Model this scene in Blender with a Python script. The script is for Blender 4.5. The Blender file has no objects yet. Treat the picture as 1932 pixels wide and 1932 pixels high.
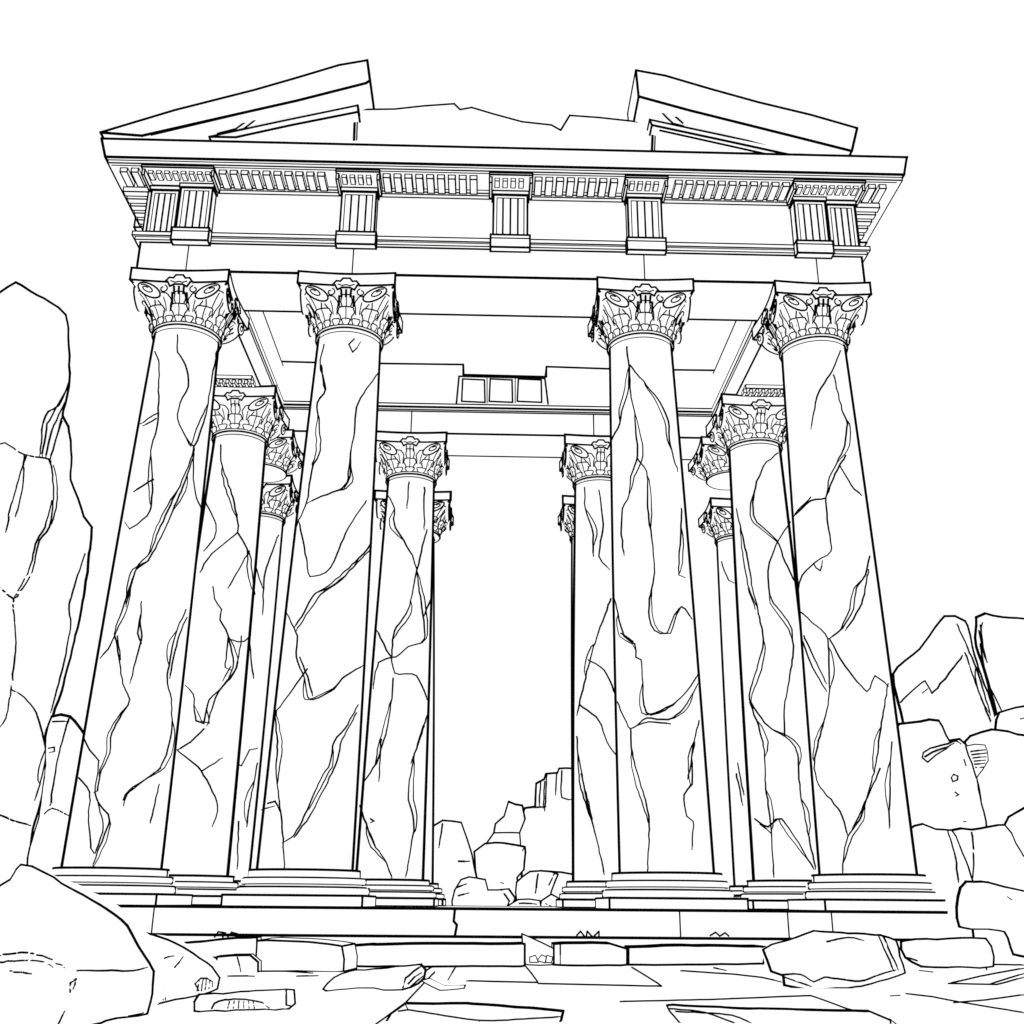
import bpy, math, random
from mathutils import Vector, Matrix
from mathutils.bvhtree import BVHTree
random.seed(4)
# ------------------------------------------------------------------ survey of the site
FPX=2047.2; YAW,PIT,ROL=[math.radians(a) for a in (1.295,19.857,0.453)]
EYE=Vector((-0.449,-20.0,0.079))
F=Vector((math.sin(YAW)*math.cos(PIT),math.cos(YAW)*math.cos(PIT),math.sin(PIT)))
R0=Vector((math.cos(YAW),-math.sin(YAW),0)); U0=R0.cross(F)
RT=math.cos(ROL)*R0+math.sin(ROL)*U0; UP=-math.sin(ROL)*R0+math.cos(ROL)*U0
GZ=-0.86
def ray(u,v): return (F*FPX+RT*(u-966)-UP*(v-966)).normalized()
def S(u,v,y):
    d=ray(u,v); return EYE+d*((y-EYE.y)/d.y)
def dist(p): return (Vector(p)-EYE).dot(F)
def rad(px,d): return px*0.5*d/1085.0
TH,TN=2.85,1.7
def P(s): return [tuple(float(c) for c in q.split(',')) for q in s.split()]
def spline(q,closed=False,step=9.0,wob=1.0,rng=random,tens=0.5):
    n=len(q); out=[]; last=n if closed else n-1
    for i in range(last):
        p1=q[i]; p2=q[(i+1)%n]
        p0=q[i-1] if (closed or i>0) else p1
        p3=q[(i+2)%n] if (closed or i+2<n) else p2
        L=math.hypot(p2[0]-p1[0],p2[1]-p1[1]); k=max(1,int(L/step))
        t1=[(p2[a]-p0[a])*0.5*tens for a in (0,1)]; t2=[(p3[a]-p1[a])*0.5*tens for a in (0,1)]
        for t in (t1,t2):
            m=math.hypot(*t)
            if m>L: t[0]*=L/m; t[1]*=L/m
        for j in range(k):
            s=j/k; h1=2*s**3-3*s*s+1; h2=s**3-2*s*s+s; h3=-2*s**3+3*s*s; h4=s**3-s*s
            w=wob if j else 0
            out.append((h1*p1[0]+h2*t1[0]+h3*p2[0]+h4*t2[0]+rng.uniform(-w,w),h1*p1[1]+h2*t1[1]+h3*p2[1]+h4*t2[1]+rng.uniform(-w,w)))
    if not closed: out.append(q[-1])
    return out
# ------------------------------------------------------------------ materials
def stone(name,base,var,rim=None,glow=0.76):
    m=bpy.data.materials.new(name); m.use_nodes=True; nt=m.node_tree; b=nt.nodes['Principled BSDF']
    b.inputs['Roughness'].default_value=0.95; b.inputs['Specular IOR Level'].default_value=0.0
    tc=nt.nodes.new('ShaderNodeTexCoord'); n=nt.nodes.new('ShaderNodeTexNoise'); n.inputs['Scale'].default_value=1.7
    n.inputs['Detail'].default_value=6
    nt.links.new(tc.outputs['Object'],n.inputs['Vector'])
    r=nt.nodes.new('ShaderNodeValToRGB')
    r.color_ramp.elements[0].color=(base-var,base-var,base-var,1); r.color_ramp.elements[1].color=(base+var,base+var,base+var,1)
    nt.links.new(n.outputs['Fac'],r.inputs['Fac']); out=r.outputs['Color']
    b.inputs['Emission Color'].default_value=(1,1,1,1); b.inputs['Emission Strength'].default_value=glow  # added self-lit white on stone and ground, evens out the shade
    if rim:
        lw=nt.nodes.new('ShaderNodeLayerWeight'); lw.inputs['Blend'].default_value=0.5
        mr=nt.nodes.new('ShaderNodeMapRange'); mr.inputs['From Min'].default_value=1-rim-0.02; mr.inputs['From Max'].default_value=1-rim+0.02
        nt.links.new(lw.outputs['Facing'],mr.inputs['Value'])
        mx=nt.nodes.new('ShaderNodeMixRGB'); mx.inputs[2].default_value=(0,0,0,1)
        nt.links.new(mr.outputs['Result'],mx.inputs[0]); nt.links.new(out,mx.inputs[1]); out=mx.outputs[0]
        m2=nt.nodes.new('ShaderNodeMixRGB'); m2.inputs[1].default_value=(1,1,1,1); m2.inputs[2].default_value=(0,0,0,1)
        nt.links.new(mr.outputs['Result'],m2.inputs[0]); nt.links.new(m2.outputs[0],b.inputs['Emission Color'])
    nt.links.new(out,b.inputs['Base Color']); return m
MST=stone('white_selflit_stone',0.33,0.03)
MC0=stone('column_selflit_near',0.33,0.03,0.34)
MC1=stone('column_selflit_mid',0.33,0.03,0.41)
MCAP=stone('capital_selflit_stone',0.33,0.03,0.22)
MGR=stone('pale_selflit_ground',0.33,0.03)
MINK=bpy.data.materials.new('ink_black'); MINK.use_nodes=True
bb=MINK.node_tree.nodes['Principled BSDF']; bb.inputs['Base Color'].default_value=(0.001,0.001,0.001,1)
bb.inputs['Roughness'].default_value=1; bb.inputs['Specular IOR Level'].default_value=0
# ------------------------------------------------------------------ mesh builder
class MB:
    def __init__(s): s.v=[]; s.f=[]; s.m=[]; s.sm=[]
    def add(s,vs,fs,m=0,sm=False):
        o=len(s.v); s.v+= [Vector(a) for a in vs]
        for f in fs: s.f.append([i+o for i in f]); s.m.append(m); s.sm.append(sm)
    def seg(s,a,b,r):
        a=Vector(a); b=Vector(b); d=b-a
        if d.length<1e-6: return
        d.normalize(); a=a-d*r*0.6; b=b+d*r*0.6
        t=Vector((0,0,1)) if abs(d.z)<0.9 else Vector((1,0,0))
        n=d.cross(t).normalized(); k=d.cross(n)
        vs=[]
        for p in (a,b):
            for i in range(5):
                an=math.pi*0.4*i; vs.append(p+n*r*math.cos(an)+k*r*math.sin(an))
        s.add(vs,[[i,(i+1)%5,5+(i+1)%5,5+i] for i in range(5)]+[[4,3,2,1,0],[5,6,7,8,9]],1)
    def line(s,pts,r,closed=False):
        n=len(pts)
        for i in range(n if closed else n-1): s.seg(pts[i],pts[(i+1)%n],r)
    def box(s,x0,x1,y0,y1,z0,z1,r=0,m=0):
        vs=[(x,y,z) for z in (z0,z1) for y in (y0,y1) for x in (x0,x1)]
        s.add(vs,[[0,2,3,1],[4,5,7,6],[0,1,5,4],[2,6,7,3],[0,4,6,2],[1,3,7,5]],m)
        if r:
            for a,b in ((0,1),(2,3),(4,5),(6,7),(0,2),(1,3),(4,6),(5,7),(0,4),(1,5),(2,6),(3,7)): s.seg(vs[a],vs[b],r)
    def prism(s,front,off,r=0,edges=True):
        n=len(front); fr=[Vector(p) for p in front]; bk=[p+Vector(off) for p in fr]
        s.add(fr+bk,[list(range(n)),list(range(2*n-1,n-1,-1))]+[[i,i+n,(i+1)%n+n,(i+1)%n] for i in range(n)])
        if r:
            s.line(fr,r,True); s.line(bk,r,True)
            for i in range(n):
                a=(fr[i]-fr[i-1]).normalized(); b=(fr[(i+1)%n]-fr[i]).normalized()
                if edges and a.dot(b)<0.6: s.seg(fr[i],bk[i],r)
    def lathe(s,prof,cx,cy,n=64,lean=None,sm=True,m=0):
        vs=[];k=len(prof)
        for (r,z) in prof:
            dx=lean(z) if lean else 0
            for i in range(n):
                a=2*math.pi*i/n; vs.append((cx+dx+r*math.cos(a),cy+r*math.sin(a),z))
        fs=[[j*n+i,j*n+(i+1)%n,(j+1)*n+(i+1)%n,(j+1)*n+i] for j in range(k-1) for i in range(n)]
        s.add(vs,fs,m,sm); s.add([vs[(k-1)*n+i] for i in range(n)],[list(range(n))],m); s.add([vs[i] for i in range(n)],[list(range(n-1,-1,-1))],m)
    def ring(s,cx,cy,z,r,ir,n=56):
        s.line([(cx+r*math.cos(2*math.pi*i/n),cy+r*math.sin(2*math.pi*i/n),z) for i in range(n)],ir,True)
    def cracks(s,text,px=TN,step=9.0,wob=1.0,sliver=0.0,tens=0.8):
        fs=[f for f,m in zip(s.f,s.m) if m==0]; bvh=BVHTree.FromPolygons(s.v,fs); rng=random.Random(len(text))
        def lay(q,px):
            prev=None; ph=rng.uniform(0,6)
            for i,(u,w) in enumerate(q):
                dr=ray(u,w); hit=bvh.ray_cast(EYE,dr)
                if hit[0] is None: prev=None; continue
                k=px*(1+0.15*math.sin(ph+i*0.4)) if sliver else px
                if i in (0,len(q)-1): k*=0.7
                nn=hit[1] if hit[1].dot(dr)<0 else -hit[1]
                rr=rad(k,dist(hit[0])); p=hit[0]+nn*rr*0.75
                if prev is not None: s.seg(prev,p,rr)
                prev=p
        for ln in text.strip().split('\n'):
            if not ln.strip(): continue
            q=spline(P(ln),False,step,wob,rng,tens); lay(q,px)
            i=4
            while sliver and i<len(q)-9:
                if rng.random()<sliver:
                    k=rng.randint(8,min(18,len(q)-i)) if len(q)-i>=8 else 0
                    if k:
                        sg=rng.choice((-1,1)); am=rng.uniform(7,10)
                        lay([(q[i+j][0]+sg*am*abs(math.sin(math.pi*j/(k-1)))**0.8,q[i+j][1]) for j in range(k)],px*0.78); i+=k
                i+=5
    def mesh(s,name,origin=(0,0,0),mats=None):
        o=Vector(origin); me=bpy.data.meshes.new(name)
        me.from_pydata([tuple(a-o) for a in s.v],[],s.f)
        for m in (mats or [MST,MINK]): me.materials.append(m)
        me.polygons.foreach_set('material_index',s.m); me.polygons.foreach_set('use_smooth',s.sm); me.update()
        return me
WLOC={}
def link(name,data,origin=(0,0,0),parent=None,label=None,cat=None,group=None,kind=None):
    o=bpy.data.objects.new(name,data); bpy.context.scene.collection.objects.link(o)
    if parent is not None:
        o.parent=parent; o.location=Vector(origin)-WLOC[parent.name]
    else: o.location=origin
    WLOC[o.name]=Vector(origin)
    if label:o['label']=label
    if cat:o['category']=cat
    if group:o['group']=group
    if kind:o['kind']=kind
    return o
def put(mb,name,origin=(0,0,0),parent=None,mats=None,**k): return link(name,mb.mesh(name,origin,mats),origin,parent,**k)
# ------------------------------------------------------------------ temple
X1,X2,X3,X4=-6.727,-3.387,2.648,6.266; X5,X6=-2.60,2.549
ZB,ZS,ZA=0.574,10.963,12.041; A=0.974; T=0.898; TI=0.62
ZT0,ZT1,ZF,ZC0,ZC1=12.70,12.86,14.02,14.10,14.60; OV=0.771
Y2,Y3,Y4=5.22,7.854,12.536
temple=link('ruined_temple',None,(0,0,0),label='roofless white stone temple ruin with cracked columns and broken pediment',cat='temple')
def capital_mesh(d,fine):
    m=MB(); th=rad(TH*0.9,d); tn=rad(1.4 if fine else 1.2,d); H=0.78
    def rs(z,a):
        k=max(0,min(1,z/H))**1.5; q=max(abs(math.cos(a)),abs(math.sin(a)))
        return (1-k)*0.67+k*min(0.82/q,1.08)
    n=48; vs=[];L=12
    for j in range(L+1):
        z=-0.03+(H+0.03)*j/L
        for i in range(n):
            a=2*math.pi*i/n; r=rs(z,a); vs.append((r*math.cos(a),r*math.sin(a),z))
    m.add(vs,[[j*n+i,j*n+(i+1)%n,(j+1)*n+(i+1)%n,(j+1)*n+i] for j in range(L) for i in range(n)],0,True)
    m.add(vs[:n],[list(range(n-1,-1,-1))],2)
    m.ring(0,0,-0.02,0.685,th*0.75); m.ring(0,0,0.045,0.69,tn)
    def pt(a,z,o): r=rs(z,a)+o; return Vector((r*math.cos(a),r*math.sin(a),z))
    def leaf(a0,z0,h,w,curl,veins=0,bend=0.0,lob=0.08,lw=1.0):
        N=10; Lf=[];Rt=[];Md=[]
        for i in range(N+1):
            t=i/N; z=z0+h*math.sin(t*1.75); o=0.025+curl*t**2.2; ac=a0+bend*t*t
            ww=w*(0.55+0.45*math.sin(math.pi*min(1,t*0.9)))*math.sqrt(max(0,1-t**5))*(1+lob*math.cos(t*math.pi*5))
            Lf.append(pt(ac-ww,z,o*0.85)); Rt.append(pt(ac+ww,z,o*0.85)); Md.append(pt(ac,z,o+0.012))
        k=N+1; fs=[]
        for i in range(N): fs+=[[i,k+i,k+i+1,i+1],[k+i,2*k+i,2*k+i+1,k+i+1]]
        m.add(Lf+Md+Rt,fs,2)
        m.line(Lf,tn*lw); m.line(Rt,tn*lw)
        if veins: m.line(Md[:-3],tn*0.85)
    nf=22 if fine else 14
    for i in range(nf): leaf(2*math.pi*(i+.5)/nf,0.045,0.12,2.5/nf,0.03,0,0,0,.9)
    for i in range(10): leaf(2*math.pi*(i+.5)/10,0.14,0.24,0.22,0.10,1)
    for f in range(4):
        c=f*math.pi/2
        for sg in (-1,1):
            leaf(c+sg*0.36,0.27,0.33,0.16,0.13,1,sg*0.12,0.1)
        leaf(c+math.pi/4,0.26,0.42,0.17,0.16,1)
        leaf(c,0.27,0.37,0.14,0.06,1)
        if fine:
            for sg in (-1,1): m.seg(pt(c+sg*0.19,0.42,0.05),pt(c+sg*0.17,0.60,0.08),tn*1.7)
        M=Matrix.Rotation(c+math.pi/2,3,'Z')
        for sg in (-1,1):
            def el(cx,cz,ra,rb,tl,k=20,t0=0,t1=1,sh=0):
                o=[]
                for i in range(k):
                    an=2*math.pi*(t0+(t1-t0)*i/(k-1)); q=1-sh*i/(k-1)
                    x=ra*q*math.cos(an); z=rb*q*math.sin(an)
                    o.append(M@Vector((sg*(cx+x*math.cos(tl)-z*math.sin(tl)),-0.93,cz+x*math.sin(tl)+z*math.cos(tl))))
                return o
            e=el(0.58,0.60,0.26,0.125,0.55)
            bk=[Vector((p.x*0.9,p.y*0.9,p.z)) for p in e]; q=len(e)
            m.add(e+bk,[list(range(q))]+[[i,(i+1)%q,q+(i+1)%q,q+i] for i in range(q)],2)
            m.line(e,tn*1.35); m.line(el(0.63,0.63,0.16,0.07,0.55,20,0.05,1.25,0.55),tn*1.1)
            if fine: m.line(el(0.30,0.64,0.085,0.085,0.0,14,0.3,1.2,0.5),tn)
        o=[(-.17,.68),(-.22,.78),(-.26,.80),(-.20,.88),(-.12,.87),(-.07,.94),(.07,.94),(.12,.87),(.20,.88),(.26,.80),(.22,.78),(.17,.68),(.08,.73),(-.08,.73)]
        fr=[M@Vector((x,-0.965,z)) for x,z in o]; bk=[M@Vector((x,-0.84,z)) for x,z in o]; q=len(o)
        m.add(fr+bk,[list(range(q))]+[[i,(i+1)%q,q+(i+1)%q,q+i] for i in range(q)],2); m.line(fr,tn*1.5,True)
        m.line([M@Vector((x,-0.97,z)) for x,z in [(-.16,.80),(-.08,.77),(0,.79),(.08,.77),(.16,.80)]],tn)
        for x in (-.09,.0,.09): m.seg(M@Vector((x,-0.90,0.56)),M@Vector((x*1.1,-0.93,0.69)),tn*(1.7 if fine else 1.0))
    ol=[]
    for f in range(4):
        M=Matrix.Rotation(f*math.pi/2,3,'Z')
        for i in range(8):
            t=i/8; x=-A+2*A*t; ol.append(M@Vector((x,-A+0.07*math.sin(math.pi*t),0)))
    def at(z,k): return [Vector((p.x*k,p.y*k,z)) for p in ol]
    lv=[at(0.77,0.95),at(0.79,0.97),at(0.81,1.0),at(1.078,1.0)]; q=len(ol); vs=sum(lv,[])
    m.add(vs,[[j*q+i,j*q+(i+1)%q,(j+1)*q+(i+1)%q,(j+1)*q+i] for j in range(3) for i in range(q)]+[list(range(q-1,-1,-1)),list(range(3*q,4*q))],2)
    m.line(lv[2],tn*1.6,True); m.line(lv[3],th,True)
    for f in range(4): m.seg(lv[0][f*8],lv[2][f*8],th); m.seg(lv[2][f*8],lv[3][f*8],th)
    return m.mesh('capital',(0,0,0),[MCAP,MINK,MST])
CAPM={}
def column(x,y,lean,cr,zone,parent=temple,cs=1.0):
    d=dist((x,y,5)); m=MB()
    ln=lambda z: lean*(ZS-z)/(ZS-ZB)
    prof=[]
    for i in range(25):
        t=i/24; z=ZB+(ZS-ZB)*t; r=0.845-0.185*t+0.02*math.sin(math.pi*t)
        prof.append((r,z))
    m.lathe(prof,x,y,72,ln)
    if cr: m.cracks(cr,1.75,9,1.0,0.40)
    m.ring(x+lean,y,ZB+0.01,0.85,rad(TN,d)); m.ring(x,y,ZS-0.10,0.665,rad(1.2,d))
    sh=put(m,'column',Vector((x,y,0)),parent,[MC0 if zone==0 else MC1,MINK])
    if zone not in CAPM: CAPM[zone]=capital_mesh(dist((x,y,11.5)),zone<1)
    c=link('capital',CAPM[zone],(x,y,ZS),sh); c.scale=(cs,cs,1)
    b=MB(); xx=x+lean; r=rad(TH*0.78,d); k=1.14
    b.box(xx-k,xx+k,y-k,y+k,0.004,0.185,r,2)
    b.lathe([(1.07,0.187),(1.12,0.21),(1.135,0.25),(1.12,0.29),(1.07,0.31),(1.0,0.312),(0.99,0.34),(1.0,0.368),(1.05,0.372),(1.075,0.41),(1.05,0.45),(1.0,0.456),(0.96,0.46),(0.95,0.59)],xx,y,64,None,True,2)
    for z,rr,k2 in ((0.315,1.075,1.1),(0.37,1.03,1.0),(0.46,1.03,1.15),(0.592,0.95,1.2)): b.ring(xx,y,z,rr,r*0.85*k2)
    for z0,z1,rr in ((.20,.31,1.125),(.37,.455,1.06),(.47,.59,.955)):
        for sg in (-1,1): b.seg((xx+sg*rr,y,z0),(xx+sg*rr,y,z1),r)
    put(b,'column_base',(xx,y,0),sh,[MCAP,MINK,MST])
    return sh
C1='''335,632 335,665 345,680 353,700 355,730 340,760 335,790 345,815 365,842 385,790 398,720 408,662
365,842 355,880 330,935 300,1000 285,1040 262,1065 255,1080 235,1140 220,1180 217,1200 205,1225 190,1242
366,856 350,905 308,1005 280,1058 258,1074 238,1145
293,664 300,680 300,730 298,800 285,850 288,900 283,965 245,998 236,985
290,905 253,928
298,780 265,800
295,790 270,804
365,842 365,910 370,940 383,965
267,1135 265,1180 268,1200 258,1240 245,1290
266,1160 260,1195 267,1215
217,1195 225,1240 232,1290 245,1320 235,1340 212,1382 208,1420 190,1460 185,1492 178,1495
222,1200 228,1245
350,1150 330,1200 315,1280 323,1320 322,1385 310,1430 295,1455 245,1490 232,1510
352,1165 334,1210 320,1280
302,1450 240,1498 233,1520
160,1395 170,1415 187,1435 183,1470 180,1495 190,1520 207,1548 185,1605 175,1638
150,1468 170,1495 168,1540 172,1600 178,1610
180,1497 195,1560 180,1610
300,1480 283,1553'''
C2='''612,650 605,690 615,735 600,760 603,800 605,850 590,885 580,945 565,980 557,1000
607,690 613,735
668,640 658,650 665,665 680,645
712,705 690,735 672,770 668,820 660,865 655,910 645,922 600,940 580,950
662,850 660,900 648,925
690,945 655,1000 630,1060 615,1080 585,1088 580,1060 565,985
700,1025 670,1060 620,1105 595,1120 575,1155 555,1185
698,1037 640,1097 605,1122 560,1190
535,1145 550,1175 562,1200 560,1240 575,1280 585,1320 630,1300 645,1280 685,1255
566,1240 583,1285 590,1313
580,1262 560,1290 535,1325 520,1350 525,1400 522,1455 530,1530 535,1590 537,1645
675,1330 650,1375 630,1400 622,1440 600,1480 570,1550 550,1580 533,1590
672,1345 645,1395 632,1445 590,1530 555,1580
495,1520 520,1512 528,1530
495,1528 518,1521'''
C3='''1183,655 1187,700 1185,740 1173,780 1170,800 1152,835
1187,688 1215,720 1245,760 1260,795 1262,830 1278,890
1187,690 1190,740 1198,780 1200,820 1203,860 1190,900 1187,935 1175,960 1173,1000 1178,1048
1203,865 1220,890 1222,960 1230,1020 1235,1080 1225,1130 1225,1165 1235,1190 1258,1195 1268,1170 1285,1145 1305,1168
1285,960 1280,1085 1292,1090
1157,1122 1165,1150 1178,1200 1198,1215 1200,1240 1210,1245 1212,1280 1220,1345 1255,1340 1290,1310 1316,1273
1172,1195 1195,1210
1166,1325 1190,1375 1220,1355 1260,1358 1290,1335 1316,1290
1190,1375 1195,1430 1215,1500 1225,1550 1222,1650
1205,1368 1225,1362 1265,1366
1318,1360 1305,1420 1305,1480 1290,1500 1295,1540 1307,1550 1305,1603
1310,1400 1297,1470'''
C4='''1585,662 1570,700 1545,740 1535,780 1530,810
1572,708 1590,780 1598,800 1590,850 1565,900 1558,940 1530,945 1498,975
1595,860 1575,895 1560,935
1585,880 1605,915 1625,935
1530,938 1500,970
1558,940 1562,990 1568,1040 1540,1060 1515,1085 1508,1110
1535,1063 1548,1077 1552,1058
1640,1050 1632,1085 1615,1110 1610,1150 1590,1185 1565,1205
1638,1075 1625,1140 1595,1190
1512,1155 1540,1180 1562,1205 1565,1280 1563,1330 1550,1380 1538,1440 1545,1480 1585,1530 1600,1578
1565,1205 1590,1250 1635,1305 1650,1275 1675,1295
1512,1200 1530,1250 1560,1305
1518,1200 1560,1290
1675,1290 1660,1380 1650,1450 1625,1540 1600,1578 1592,1620 1590,1650
1660,1450 1625,1530 1605,1570
1682,1400 1678,1480 1677,1563'''
L2='''417,840 420,880 440,940 447,980 448,1005 400,1045 378,1080
448,1005 470,1045 475,1080 480,1130 492,1165 460,1210 430,1205
470,1040 430,1110
402,1107 405,1130 418,1150 415,1170 430,1200 440,1250 425,1290 395,1320 385,1365 370,1360 365,1310 350,1293
455,1200 445,1260 410,1310 390,1370
435,1258 420,1285
430,1205 425,1260 437,1265
385,1375 360,1400 335,1415
335,1415 380,1455 410,1520 400,1560
380,1455 420,1430
388,945 408,990 405,1015 385,1040'''
L4='''525,1010 500,1080 495,1160
470,1200 478,1280
480,1060 495,1110
435,1430 455,1445 470,1415 485,1412
450,1550 447,1640
485,1440 470,1520 465,1560'''
M5='''728,925 745,960 745,990 780,1055 790,1110 800,1205 770,1220 740,1240 712,1190
805,1000 785,1080 770,1150 745,1190 740,1235 745,1270 785,1275 805,1320
740,1240 715,1250 705,1300
742,1280 735,1350 715,1430 685,1480
720,1395 715,1475
805,1350 780,1430 770,1500 780,1560 765,1655
800,1370 775,1440
680,1520 705,1590 725,1620 740,1660
685,1540 710,1600
772,910 768,960
800,920 800,1000
812,1130 798,1165
700,1545 706,1549 700,1552'''
M6='''1103,920 1105,960 1118,1000 1120,1050
1130,925 1138,990 1130,1050 1150,1075
1152,1130 1120,1220 1110,1260 1098,1310 1089,1350
1110,1245 1140,1265 1160,1310
1095,1330 1130,1360 1145,1400 1165,1430
1089,1390 1095,1480 1120,1560 1140,1650
1097,1460 1125,1580'''
R2='''1467,855 1440,880 1423,930 1425,980 1465,1020 1480,1060 1500,1100
1490,985 1467,1022 1450,1070 1455,1130 1490,1180 1495,1240 1480,1330 1480,1390
1390,960 1410,1050 1420,1110 1430,1150 1440,1215 1420,1290 1415,1320 1450,1370 1500,1410 1510,1500 1538,1640
1412,1110 1425,1150
1415,1325 1440,1400 1445,1480 1455,1560 1460,1655
1425,1545 1450,1560 1475,1545 1535,1640
1435,1555 1455,1572'''
R4='''1362,1060 1375,1095 1385,1100
1392,1440 1404,1500
1390,1460 1402,1520'''
column(X1,0,-0.17,C1,0); column(X2,0,-0.17,C2,0); column(X3,0,0.12,C3,0); column(X4,0,0.06,C4,0)
column(X1,Y2,-0.15,L2,1); column(X4,Y2,0.10,R2,1)
column(X5,Y3,-0.12,M5,2); column(X6,Y3,0.0,M6,2)
xa=S(549,912,11.2-A).x-A; xb=S(850,943,Y4-A*1.2).x-A*1.2; xc=S(1062,945,Y4-A).x+A; xd=S(1341,943,Y4-A).x+A
column(xa,11.2,-0.30,L4,3); column(xb,Y4,0.12,None,3,temple,1.2); column(xc,Y4,0.1,None,3); column(xd,Y4,0.10,R4,3)
# ---- front architrave
dF=22.5; th=rad(TH,dF); tn=rad(TN*0.92,dF); th2=rad(TH*0.8,dF)
XL,XR=X1-T,X4+T
m=MB(); m.box(XL,XR,-T,TI,ZA+0.002,ZT0,th)
for u in (353,666,1215,1540): 
    x=S(u,490,-T).x; m.seg((x,-T,ZA+0.02),(x,-T,ZT0),tn)
m.box(XL-0.09,XR+0.09,-T-0.09,TI+0.05,ZT0+0.002,ZT0+0.07,tn*.85); m.box(XL-0.14,XR+0.14,-T-0.14,TI+0.05,ZT0+0.073,ZT1,tn)
put(m,'architrave',(0,0,ZA),temple)
# ---- front frieze with triglyphs
m=MB(); m.box(XL,XR,-T+0.03,TI,ZT1+0.002,ZF,tn*1.3)
m.seg((XL,-T+0.02,ZF-0.09),(XR,-T+0.02,ZF-0.09),tn*.9)
frieze=put(m,'frieze',(0,0,ZT1),temple)
TG=[]; ZG=ZF-0.16
def triglyph(u0,u1,pr,reg=True):
    x0=S(u0,400,-T-pr).x; x1=S(u1,400,-T-pr).x; TG.append((x0,x1,pr)); g=MB(); w=x1-x0
    g.box(x0,x1,-T-pr,-T+0.02,ZT1+0.004,ZG,tn*1.5)
    g.box(x0-0.03,x1+0.03,-T-pr-0.03,-T+0.02,ZG+0.002,ZG+0.09,tn*1.2)
    g.line([(x0+.07,-T-pr,ZT1+.03),(x0+.07,-T-pr,ZG-.07),(x1-.07,-T-pr,ZG-.07),(x1-.07,-T-pr,ZT1+.03)],tn*.8)
    for i in range(3):
        x=x0+w*(0.28+0.44*i/2); g.seg((x,-T-pr,ZT1+0.03),(x,-T-pr,ZG-0.09),tn*1.4)
    if reg:
        g.box(x0-0.05,x1+0.05,-T-pr-0.08,-T-0.142,ZT0-0.14,ZT1-0.01,tn*1.5); g.seg((x0-.05,-T-pr-.08,ZT1-.09),(x1+.05,-T-pr-.08,ZT1-.09),tn)
    put(g,'triglyph',((x0+x1)/2,-T,ZT1),frieze)
triglyph(281,333,0.13,False); triglyph(336,396,0.24); triglyph(643,708,0.22); triglyph(931,995,0.22)
triglyph(1185,1248,0.22); triglyph(1500,1558,0.24); triglyph(1561,1613,0.13,False)
# ---- cornice and dentil course (front and two flanks)
YB=Y3+T
m=MB()
CX0,CX1,CY=XL-OV,XR+OV+0.09,-T-OV
m.box(CX0+0.14,CX1-0.10,CY+0.09,TI,ZC0,ZC0+0.07,tn)
m.prism([(CX0+.11,CY,ZC0+.073),(CX1-.09,CY,ZC0+.073),(CX1,CY,ZC1-.06),(CX1+.02,CY,ZC1),(CX0-.02,CY,ZC1+.01),(CX0,CY,ZC1-.06)],(0,-CY+TI+.02,0),th)
put(m,'cornice',(0,0,ZC0),temple)
m=MB(); m.box(XL+0.01,XR-0.01,-T-0.05,TI,ZF+0.002,ZC0-0.002,tn)
m.seg((CX0+.2,CY+.16,ZC0-.004),(CX1-.2,CY+.16,ZC0-.004),tn*.8)
TGm=[(TG[0][0],TG[1][1],1)]+TG[2:5]+[(TG[5][0],TG[6][1],1)]
def in_tg(a,b): return any(b>p-0.12 and a<q+0.12 for p,q,_ in TGm)
x=XL-0.42
while x<XR+0.42:
    if not in_tg(x,x+0.15):
        m.box(x,x+0.14,CY+0.24,-T-0.052,ZC0-0.10,ZC0-0.003,tn*0.95)
    x+=0.222
for a,b,pr in TGm:
    m.box(a-0.09,b+0.09,CY+0.13,-T-0.053,ZC0-0.05,ZC0-0.0035,tn*1.2)
    for q in (a-.09,b+.04): m.box(q,q+.05,CY+.2,-T-.054,ZC0-.19,ZC0-.052,tn*1.1)
    x=a+0.02
    while x<b-.06:
        m.box(x,x+0.09,CY+0.24,CY+0.46,ZC0-0.12,ZC0-0.052,tn*0.75); x+=0.165
for sx in (XL,XR):
    s_=-1 if sx<0 else 1; y=-T+0.1
    while y<YB-0.2:
        a,b=sorted((sx+s_*0.02,sx+s_*(OV-0.22))); m.box(a,b,y,y+0.15,ZC0-0.115,ZC0-0.003,tn); y+=0.25
put(m,'dentil_course',(0,0,ZF),temple)
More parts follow.
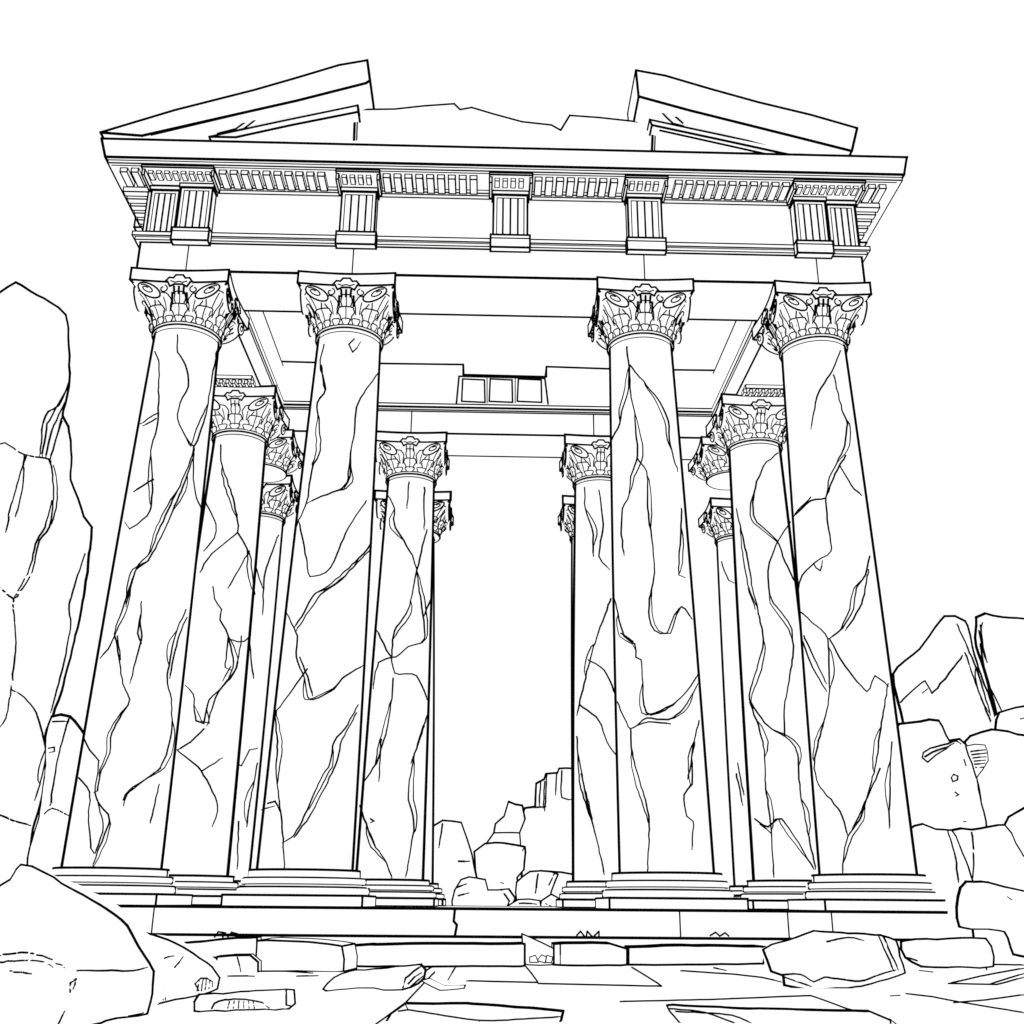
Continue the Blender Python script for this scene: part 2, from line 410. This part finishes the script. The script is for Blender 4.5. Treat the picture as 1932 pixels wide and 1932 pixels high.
# ---- flank entablatures
for sx in (X1,X4):
    s_=-1 if sx<0 else 1; d=25; a=rad(TH*0.75,d); b=rad(TN*.9,d); y0,y1=TI+0.003,Y3-TI-0.003
    def bx(mm,i,o,za,zb,r,ya=y0,yb=y1):
        p,q=sorted((sx-s_*i,sx+s_*o)); mm.box(p,q,ya,yb,za,zb,r)
    m=MB(); bx(m,0.60,T,ZA+0.002,ZT0,a); bx(m,0.66,T+0.12,ZT0+0.002,ZT1,b)
    bx(m,0.52,T-0.03,ZT1+0.002,ZF,a)
    ya,yb=Y2-A-0.55,Y2-A-0.30
    bx(m,0.50,T-0.05,ZA-0.10,ZA,b,ya,yb)
    x=-0.55
    while x<0.40:
        p,q=sorted((sx+s_*x,sx+s_*(x+0.07))); m.box(p,q,ya+0.04,yb-0.02,ZA-0.20,ZA-0.103,b*0.8); x+=0.15
    sb=put(m,'side_beam',(sx,y0,ZA),temple)
    k=0.80; o=link('corner_bracket',CAPM[2],(sx,Y3,ZA-1.078*k),sb); o.scale=(1,1,k)
    m=MB(); bx(m,-0.2,T+OV,ZC0+0.003,ZC1-0.01,a,TI+0.03,YB); put(m,'side_cornice',(sx,y0,ZC0),temple)
# ---- rear entablature, broken top
d=29.5; a=rad(TH*0.8,d); b=rad(TN*.92,d)
m=MB(); m.box(XL,XR,Y3-T,Y3+TI,ZA+0.002,ZT0,a)
for u in (776,1120): x=S(u,800,Y3-T).x; m.seg((x,Y3-T,ZA),(x,Y3-T,ZT0),b)
m.box(XL-0.09,XR+0.09,Y3-T-0.09,Y3+TI,ZT0+0.002,ZT0+0.07,b); m.box(XL-0.1,XR+0.1,Y3-T-0.14,Y3+TI,ZT0+0.073,ZT1,b)
yy=Y3-T+0.03
top=[S(u,v,yy) for u,v in P('523,682 590,684 720,686 874,688 874,707 1031,711 1031,692 1148,696 1270,698 1357,699 1366,745')]
fr=[Vector((top[0].x-.02,yy,ZT1+.004))]+top+[Vector((S(1366,745,yy).x+0.05,yy,ZT1+.004))]
m.prism(fr,(0,0.6,0),a)
yq=yy-.01
for u0,u1 in ((873,914),(925,966),(978,1021)):
    m.line([S(u0-2,757,yq),S(u0,715,yq),S(u1,717,yq),S(u1+1,759,yq)],b*1.2,True)
m.line([S(861,762,yq),S(866,710,yq),S(1028,714,yq),S(1034,762,yq)],b*1.3)
for u in (919,972): m.seg(S(u,713,yq),S(u,760,yq),b*.7)
put(m,'rear_beam',(0,Y3,ZA),temple)
# ---- pediment
yt=-T
m=MB()
tym=[Vector((XL,yt,ZC1+.003)),S(672,207,yt)]+[S(u,v,yt) for u,v in P('745,206 800,200 857,196 868,207 890,203 930,215 985,230 1040,236 1058,246 1075,218 1130,222 1185,228 1232,233')]+[Vector((XR,yt,ZC1+.003))]
m.prism(tym,(0,0.7,0),th2,False)
for u,v0,v1 in ((670,207,264),(1232,233,283)):
    m.seg(S(u,v0,yt-.01),S(u-2,v1,yt-.01),tn*1.8); m.seg(S(u+5,v0+2,yt-.01),S(u+3,v1,yt-.01),tn)
ped=put(m,'tympanum',(0,yt,ZC1),temple)
def rake(face,beam,name,cr):
    m=MB(); f=[S(u,v,CY) for u,v in face]
    m.prism(f,(0,OV+0.55,0),th)
    for w_,ln in cr: m.line([S(u,v,yq) for u,v,yq in ln],tn*w_)
    put(m,name,tuple(f[0]),ped)
    g=MB(); q=[S(u,v,CY+.45) for u,v in beam]; g.prism(q,(0,0.35,0),tn*1.6)
    put(g,'inner_beam',tuple(q[0]),ped)
rake(P('190,250 330,208 480,170 560,147 640,123 693,114 698,152 690,157 560,190 400,226 268,256'),P('395,258 540,227 675,199 676,211 550,236 445,259'),'raking_cornice',
  [(1,[(285,255,CY-.01),(560,190,CY-.01),(625,172,CY-.01)]),(1.2,[(525,206,CY+.3),(490,220,CY+.3),(460,243,CY+.3),(430,250,CY+.3)]),(1.2,[(505,209,CY+.3),(470,225,CY+.3),(445,243,CY+.3),(410,252,CY+.3)]),(1.2,[(525,206,CY+.3),(470,216,CY+.3),(330,248,CY+.3)])])
rake(P('1200,133 1255,143 1340,168 1430,193 1530,217 1617,242 1607,285 1500,258 1400,233 1300,208 1205,182'),P('1226,226 1380,259 1545,292 1490,292 1380,268 1230,236'),'raking_cornice',
  [(1.3,[(1247,210,CY+.3),(1258,222,CY+.3),(1270,233,CY+.3),(1290,238,CY+.3)]),(1.3,[(1247,210,CY+.3),(1262,209,CY+.3),(1288,232,CY+.3)]),(1.4,[(1245,246,CY+.42),(1470,296,CY+.42)])])
# ---- stylobate and steps
m=MB(); d=19; a=rad(TH,d); b=rad(TN,d)
y0=-1.38; xl=S(228,1715,y0).x-2.2; xr=S(1830,1715,y0).x
m.box(xl,xr,y0,Y4+1.6,-0.42,0.0,a)
for u in (288,1283,1487,1570): m.seg((S(u,1740,y0).x,y0,-0.42),(S(u,1740,y0).x,y0,0),b)
m.line([S(858,1718,y0),S(856,1738,y0),S(862,1745,y0),S(858,1767,y0)],b*1.5)
m.box(xl-0.1,xr+0.1,y0-0.1,Y4+1.7,GZ-0.1,-0.425,b)
for t in ('405,1768 412,1758 425,1760 420,1768','430,1768 437,1759 448,1762 445,1769','1088,1765 1095,1757 1103,1767','1106,1768 1108,1757 1118,1768','1120,1767 1130,1757 1130,1768','1340,1765 1350,1759 1358,1766','1360,1765 1368,1760 1375,1766'):
    m.line([S(u,v,y0-0.12) for u,v in P(t)],b)
put(m,'stylobate',(0,0,0),temple)
# ------------------------------------------------------------------ ground
m=MB(); m.add([(-600,-60,GZ),(600,-60,GZ),(600,1500,GZ),(-600,1500,GZ)],[[0,1,2,3]])
m.cracks('''800,1835 820,1822 990,1822 1190,1822
990,1822 1015,1855 880,1852
1190,1825 1248,1862 1015,1857
860,1824 845,1850
820,1835 765,1893 735,1915 700,1940
1170,1891 1350,1887 1530,1880 1600,1905 1680,1925 1700,1940
1258,1897 1400,1903 1640,1908
1710,1876 1760,1882 1800,1890 1932,1912
1790,1857 1850,1843 1932,1828
1790,1857 1880,1859 1932,1845
1870,1857 1932,1838
1800,1893 1860,1888 1932,1878
1285,1833 1390,1840 1440,1846 1480,1855
1310,1822 1340,1826 1370,1832
1183,1820 1440,1820
1700,1820 1800,1820 1932,1822
485,1834 540,1834 590,1837
560,1843 600,1842
430,1843 480,1843
1680,1880 1698,1879
1735,1832 1760,1835
60,1900 100,1899''',1.9,14,0.2,0,0.1)
put(m,'ground',(0,0,GZ),None,[MGR,MINK],kind='structure')
# ------------------------------------------------------------------ rocks and blocks
def rock(out,y,depth,cr,name,label,cat,group=None,bulge=0.35,px=3.1,tens=0.6):
    rng=random.Random(len(out)+int(abs(y)*10))
    pts=[S(u,v,y) for u,v in spline(P(out),True,14,1.1,rng,tens)]; n=len(pts); c=sum(pts,Vector())/n; d=dist(c)
    def ringp(k,dy,j): return [c+(p-c)*(k+rng.uniform(-j,j))+Vector((0,dy*(1+rng.uniform(-.15,.15)),0)) for p in pts]
    m=MB(); r1=ringp(0.82,-bulge*0.6,0.01); r2=ringp(0.45,-bulge,0.02); b1=ringp(0.86,depth*0.6,0.02); b2=ringp(0.55,depth,0.02)
    vs=sum([b2,b1,pts,r1,r2],[])
    fs=[[j*n+i,j*n+(i+1)%n,(j+1)*n+(i+1)%n,(j+1)*n+i] for j in range(4) for i in range(n)]
    vs2=vs+[c+Vector((0,-bulge*1.05,0)),c+Vector((0,depth*1.05,0))]
    fs+=[[4*n+i,4*n+(i+1)%n,5*n] for i in range(n)]+[[(i+1)%n,i,5*n+1] for i in range(n)]
    m.add(vs2,fs)
    ph=rng.uniform(0,6)
    for i in range(n): m.seg(pts[i],pts[(i+1)%n],rad(px*(1+0.12*math.sin(ph+i*0.3)),d))
    if cr: m.cracks(cr,TN*1.1,9,0.6,0.12)
    o=(c.x,y,min(p.z for p in pts))
    return put(m,name,o,None,label=label,cat=cat,group=group)
def block(out,y,depth,cr,name,label,cat,group=None,px=2.4,off=None):
    rng=random.Random(len(out)+int(abs(y)*10))
    pts=[S(u,v,y) for u,v in spline(P(out),True,22,0.8,rng,0.25)]; c=sum(pts,Vector())/len(pts); m=MB()
    m.prism(pts,off or (0,depth,0),rad(px,dist(c)))
    if cr: m.cracks(cr,TN,12,0.5)
    return put(m,name,(c.x,y,min(p.z for p in pts)),None,label=label,cat=cat,group=group)
rock('-60,560 0,552 30,533 70,557 110,580 124,594 128,612 131,715 118,785 129,805 135,862 133,905 147,940 158,975 173,995 170,1035 158,1125 140,1210 120,1290 100,1350 85,1390 90,1430 80,1500 60,1575 57,1600 52,1650 20,1760 -120,1760 -120,1200 -120,800',2.5,3,
'''129,722 110,765 85,785 74,862
125,735 90,800 80,862
121,760 98,810 87,864
117,795 105,830 95,866
0,838 10,836 45,858 92,867 97,880 101,940 93,995 75,1020 60,1080 40,1115 25,1130 0,1108
98,945 85,995 70,1020 55,1075 28,1125
45,858 42,920 28,975
50,862 38,890 20,960 10,1005
25,1130 30,1220 20,1300 12,1355 0,1372
20,1300 45,1315 68,1345 80,1390 86,1425 75,1480 65,1510
118,785 105,830
160,1045 130,1140 133,1180 118,1260 95,1345
0,1538 25,1548 57,1558''','cliff_rock','tall cracked pale cliff rock beside the temple','rock',None,0.5)
rock('98,1352 132,1352 160,1387 172,1440 160,1640 150,1760 40,1760 52,1640 57,1600 75,1540 88,1440 88,1385',1.6,1.2,
'''130,1357 110,1430 95,1520
100,1362 130,1362
85,1535 100,1525 132,1540
92,1412 103,1410 103,1418 94,1420''','upright_boulder','narrow upright boulder leaning against the cliff rock','boulder',None,0.25)
GR='boulders piled beside the temple'
rock('1685,1272 1735,1225 1782,1163 1820,1172 1842,1250 1870,1330 1878,1372 1850,1480 1800,1520 1720,1500 1705,1370',7.0,2,
'''1820,1232 1840,1290 1872,1372
1700,1325 1745,1285 1758,1308 1820,1232
1805,1178 1840,1260 1868,1350
1740,1308 1750,1300''','boulder','tall slanted angular boulder with a split edge','boulder',GR,0.4)
rock('1842,1165 1858,1158 1890,1165 1932,1168 2000,1170 2030,1400 1932,1440 1895,1400 1862,1280 1842,1220',7.6,2,
'''1850,1215 1862,1280 1892,1345
1847,1190 1858,1240
1850,1180 1857,1235
1854,1175 1850,1200 1863,1250''','boulder','square topped boulder behind the slanted one','boulder',GR,0.4)
rock('1885,1345 1932,1333 1990,1335 2000,1420 1890,1400 1878,1375',6.2,1.2,'''1925,1357 1932,1355''','boulder','small flat boulder resting on a larger one','boulder',GR,0.2)
rock('1820,1400 1870,1377 1932,1388 2010,1395 2010,1580 1930,1600 1895,1600 1860,1590 1845,1480',5.4,2,'','boulder','large rounded boulder in the middle of the pile','boulder',GR,0.35)
rock('1686,1378 1735,1362 1770,1360 1790,1398 1810,1395 1832,1420 1845,1490 1860,1560 1850,1640 1745,1640 1712,1570',4.8,2,
'''1740,1430 1742,1420 1755,1412 1805,1399 1812,1404
1740,1430 1750,1438 1765,1425 1800,1403
1745,1428 1758,1420 1790,1408
1798,1461 1806,1464 1806,1472 1798,1475 1794,1467 1798,1461
1802,1495 1808,1499 1803,1502
1818,1433 1822,1445
1818,1550 1822,1550''','boulder','pitted boulder with a chipped rim and small holes','boulder',GR,0.35)
rock('1822,1408 1858,1406 1864,1435 1842,1467 1834,1440',4.4,0.4,'''1832,1418 1858,1415
1834,1424 1860,1421
1836,1430 1860,1428
1838,1436 1859,1434
1839,1442 1857,1440
1841,1448 1854,1447''','loose_stone','small hatched chip of stone on the pitted boulder','stone',None,0.08,1.7)
rock('1895,1557 1932,1525 1990,1520 2010,1680 1932,1680',4.2,1.5,'','boulder','corner of a pale boulder at the edge of the pile','boulder',GR,0.3)
rock('1795,1567 1833,1566 1895,1557 1915,1590 1930,1615 1960,1650 1960,1750 1838,1740 1815,1640',3.6,1.5,'''1833,1572 1837,1610 1835,1663''','boulder','low squarish boulder at the foot of the pile','boulder',GR,0.3)
rock('1712,1568 1740,1555 1765,1565 1795,1567 1815,1610 1835,1665 1830,1740 1740,1740 1725,1640',3.0,1.5,'''1788,1568 1800,1610 1808,1665
1765,1565 1770,1575''','boulder','low boulder beside the outer column base','boulder',GR,0.3)
rock('1812,1675 1822,1664 1850,1664 1880,1670 1932,1682 2000,1690 2010,1815 1925,1803 1912,1800 1895,1757 1850,1752 1810,1748 1805,1712',-1.9,1.5,
'''1900,1692 1908,1698''','stone_block','heavy rounded block standing against the end of the temple step','stone block',None,0.2)
GP='distant tumbled rocks seen through the temple'
for s,yy,cr,lb in (
 ('980,1600 978,1570 990,1525 1010,1522 1012,1478 1027,1470 1030,1460 1052,1458 1055,1450 1083,1450 1120,1455 1120,1720 990,1720 985,1640',24,'1028,1475 1025,1525\n1032,1462 1028,1530\n1050,1460 1048,1500\n1060,1455 1060,1505 1085,1507\n990,1525 1030,1522\n1020,1475 1018,1520','stepped rock stack with broken vertical ledges'),
 ('932,1592 935,1555 952,1540 960,1513 972,1518 985,1520 990,1545 980,1570 975,1620 940,1620',22.5,'','small upright rock on top of the tumbled heap'),
 ('918,1592 932,1572 980,1572 980,1620 920,1620',22,'','flat rock wedged in the tumbled heap'),
 ('812,1562 835,1548 870,1552 880,1580 888,1605 900,1660 900,1720 800,1720 808,1600',21.5,'865,1625 885,1625\n835,1555 828,1600','tall rounded rock beside the tumbled heap'),
 ('895,1607 915,1592 935,1590 990,1598 988,1640 975,1655 975,1720 905,1720 900,1655',21,'945,1665 950,1667\n990,1598 985,1605','broad rock in the middle of the heap'),
 ('1040,1645 1080,1650 1100,1700 1100,1720 1045,1720 1030,1690',20,'1060,1690 1050,1705','low rock at the edge of the heap'),
 ('975,1665 1000,1645 1040,1645 1052,1650 1040,1680 1030,1720 1000,1720 975,1700',19.4,'1015,1650 1010,1685\n1045,1650 1035,1670 1048,1672','split low rock at the foot of the heap'),
 ('855,1720 858,1680 870,1660 885,1655 915,1660 920,1680 960,1678 972,1695 960,1720',19,'865,1690 885,1685\n945,1680 960,1700 955,1712\n862,1675 880,1668','rounded low rock at the foot of the heap'),
 ('1018,1720 1022,1700 1040,1688 1062,1700 1066,1720',18.8,'1030,1705 1040,1710','small broken stone at the foot of the heap'),
 ('950,1720 978,1698 1018,1700 1022,1720',18.5,'980,1705 1012,1706','flat stone slab lying before the heap')):
    rock(s,yy,1.2,cr,'rock',lb,'rock',GP,0.25,2.5,0.35)
# fallen step blocks
GB='broken step blocks along the temple foot'
yb=-2.45
block('340,1780 485,1768 485,1806 370,1806',yb+0.3,0.3,'','stone_block','low broken step block half buried','stone block',GB)
block('410,1805 472,1802 487,1815 487,1838 400,1845',yb-0.8,0.2,'448,1806 455,1835','stone_block','small cracked block in front of the step','stone block',GB)
block('485,1775 560,1776 645,1785 648,1833 560,1832 485,1832',yb-.6,0.7,'','stone_block','squared pale step block with worn corners','stone block',GB,2.2,(0.14,0.4,0.02))
block('657,1785 700,1782 990,1781 990,1822 668,1822',yb+0.25,0.4,'','stone_block','long low step block','stone block',GB)
block('985,1762 1045,1790 1045,1820 992,1820',yb+0.28,0.2,'','stone_block','wedge shaped broken step fragment','stone block',GB,1.5)
block('1045,1781 1120,1779 1150,1780 1183,1790 1183,1820 1045,1820',yb,0.4,'1057,1783 1057,1818','stone_block','short step block with a chamfered end','stone block',GB)
block('1186,1787 1300,1784 1445,1787 1440,1818 1186,1820',yb+0.25,0.4,'','stone_block','long step block beside the loose boulder','stone block',GB)
rock('1700,1776 1780,1772 1860,1771 1870,1785 1874,1823 1800,1824 1738,1823 1708,1806',yb,0.5,'1708,1806 1730,1812 1735,1822','stone_block','long worn step block with rounded end','stone block',GB,0.06,2.5)
for s in ('1000,1815 1000,1806 1010,1803 1015,1815','1014,1812 1022,1802 1030,1806 1028,1816','1030,1815 1032,1803 1042,1806 1040,1816'):
    rock(s,yb-0.2,0.1,'','pebble','small pebble at the foot of the step','pebble','pebbles at the foot of the step',0.04,1.7)
# foreground
rock('-80,1720 -40,1690 0,1672 20,1660 32,1640 40,1632 60,1635 90,1650 130,1675 200,1715 240,1747 255,1775 270,1800 290,1833 288,1860 284,1890 278,1912 240,1918 200,1925 150,1945 -80,1960',-10.3,1.6,
'''0,1803 40,1797 80,1803 122,1825
0,1815 70,1812 100,1824
145,1832 210,1830 250,1832 278,1825
20,1832 60,1837
132,1872 133,1855 143,1848 138,1866
108,1935 122,1908
160,1935 200,1926 270,1910
0,1950 40,1940''','boulder','huge smooth pale boulder lying before the temple','boulder',None,0.3,3.3,0.9)
rock('243,1757 290,1765 330,1780 365,1800 400,1825 414,1845 410,1865 370,1878 330,1885 284,1892 270,1850 262,1790',-8.9,1.0,
'''290,1803 302,1803
310,1808 328,1804
330,1825 345,1806
375,1868 368,1855 378,1846 390,1846 400,1852
372,1868 376,1850
380,1868 383,1848
387,1866 389,1848
394,1864 395,1850
400,1862 400,1853
290,1868 310,1866 312,1886
295,1870 297,1887
301,1870 303,1886
307,1870 308,1885''','fallen_drum','tapering broken stone drum beside the huge boulder','fallen stone',None,0.2,3.0,0.9)
rock('367,1890 375,1877 420,1876 470,1871 540,1867 555,1868 557,1893 545,1903 470,1904 367,1907',-9.6,0.5,
'''400,1902 405,1893 425,1886 470,1886 495,1892 508,1902
430,1901 433,1890
440,1901 442,1889
450,1901 451,1889
460,1901 460,1889
470,1901 469,1889
480,1901 478,1890
540,1870 540,1895 550,1898''','stone_slab','thin slab fragment with an eroded arch','stone slab',None,0.06,2.6)
rock('610,1866 630,1845 660,1833 720,1828 795,1820 803,1830 800,1845 775,1862 740,1867 690,1863 640,1866 615,1869',-7.4,0.5,
'''760,1862 765,1845 795,1823
770,1856 782,1843 795,1835
775,1860 797,1842''','stone_slab','flat tilted slab lying on the paving','stone slab',None,0.08,2.6)
rock('795,1850 810,1846 838,1860 878,1859 876,1864 830,1868',-8.0,0.15,'','stone_slab','thin splinter of stone on the paving','stone slab',None,0.03,1.9)
block('765,1893 820,1894 880,1893 1062,1908 1058,1925 1040,1960 720,1960 738,1912',-9.9,0.6,
'''738,1912 770,1905 905,1925 1058,1918
905,1925 900,1945
765,1895 770,1905''','stone_slab','broad paving slab with a broken edge','stone slab',None,2.4,(0.01,0.05,0.0))
block('1258,1897 1400,1903 1640,1908 1680,1925 1680,1960 1320,1960',-9.9,0.3,'1262,1903 1330,1910 1390,1932\n1275,1908 1380,1915 1420,1932','stone_slab','long cracked paving slab','stone slab',None,2.0,(0.01,0.05,0))
rock('1440,1792 1455,1783 1500,1770 1535,1757 1600,1762 1660,1765 1690,1775 1697,1805 1707,1835 1660,1850 1625,1860 1535,1866 1480,1858 1478,1840 1455,1832 1448,1812',-5.7,1.0,
'''1478,1838 1510,1838 1535,1852 1555,1843 1620,1850 1668,1835 1690,1830
1658,1768 1672,1800 1686,1832
1666,1768 1680,1800 1694,1830
1560,1777 1600,1770 1630,1775
1480,1843 1530,1860''','boulder','loose angular boulder resting before the step','boulder',None,0.2,3.0)
# ------------------------------------------------------------------ light, world, camera
w=bpy.data.worlds.new('World'); bpy.context.scene.world=w; w.use_nodes=True
bg=w.node_tree.nodes['Background']; bg.inputs['Color'].default_value=(1,1,1,1); bg.inputs['Strength'].default_value=1.05
sd=bpy.data.lights.new('sun','SUN'); sd.energy=0.5; sd.angle=math.radians(20); sd.color=(1,0.99,0.98)
so=bpy.data.objects.new('sun',sd); bpy.context.scene.collection.objects.link(so); so.rotation_euler=(math.radians(48),0,math.radians(-15))
cd=bpy.data.cameras.new('camera'); co=bpy.data.objects.new('camera',cd); bpy.context.scene.collection.objects.link(co)
cd.sensor_width=36; cd.sensor_fit='HORIZONTAL'; cd.lens=36*FPX/1932; cd.clip_start=0.1; cd.clip_end=3000
M=Matrix((RT,UP,-F)).transposed().to_4x4(); M.translation=EYE; co.matrix_world=M
sc=bpy.context.scene; sc.camera=co
sc.view_settings.view_transform='Standard'; sc.view_settings.look='None'; sc.view_settings.exposure=0
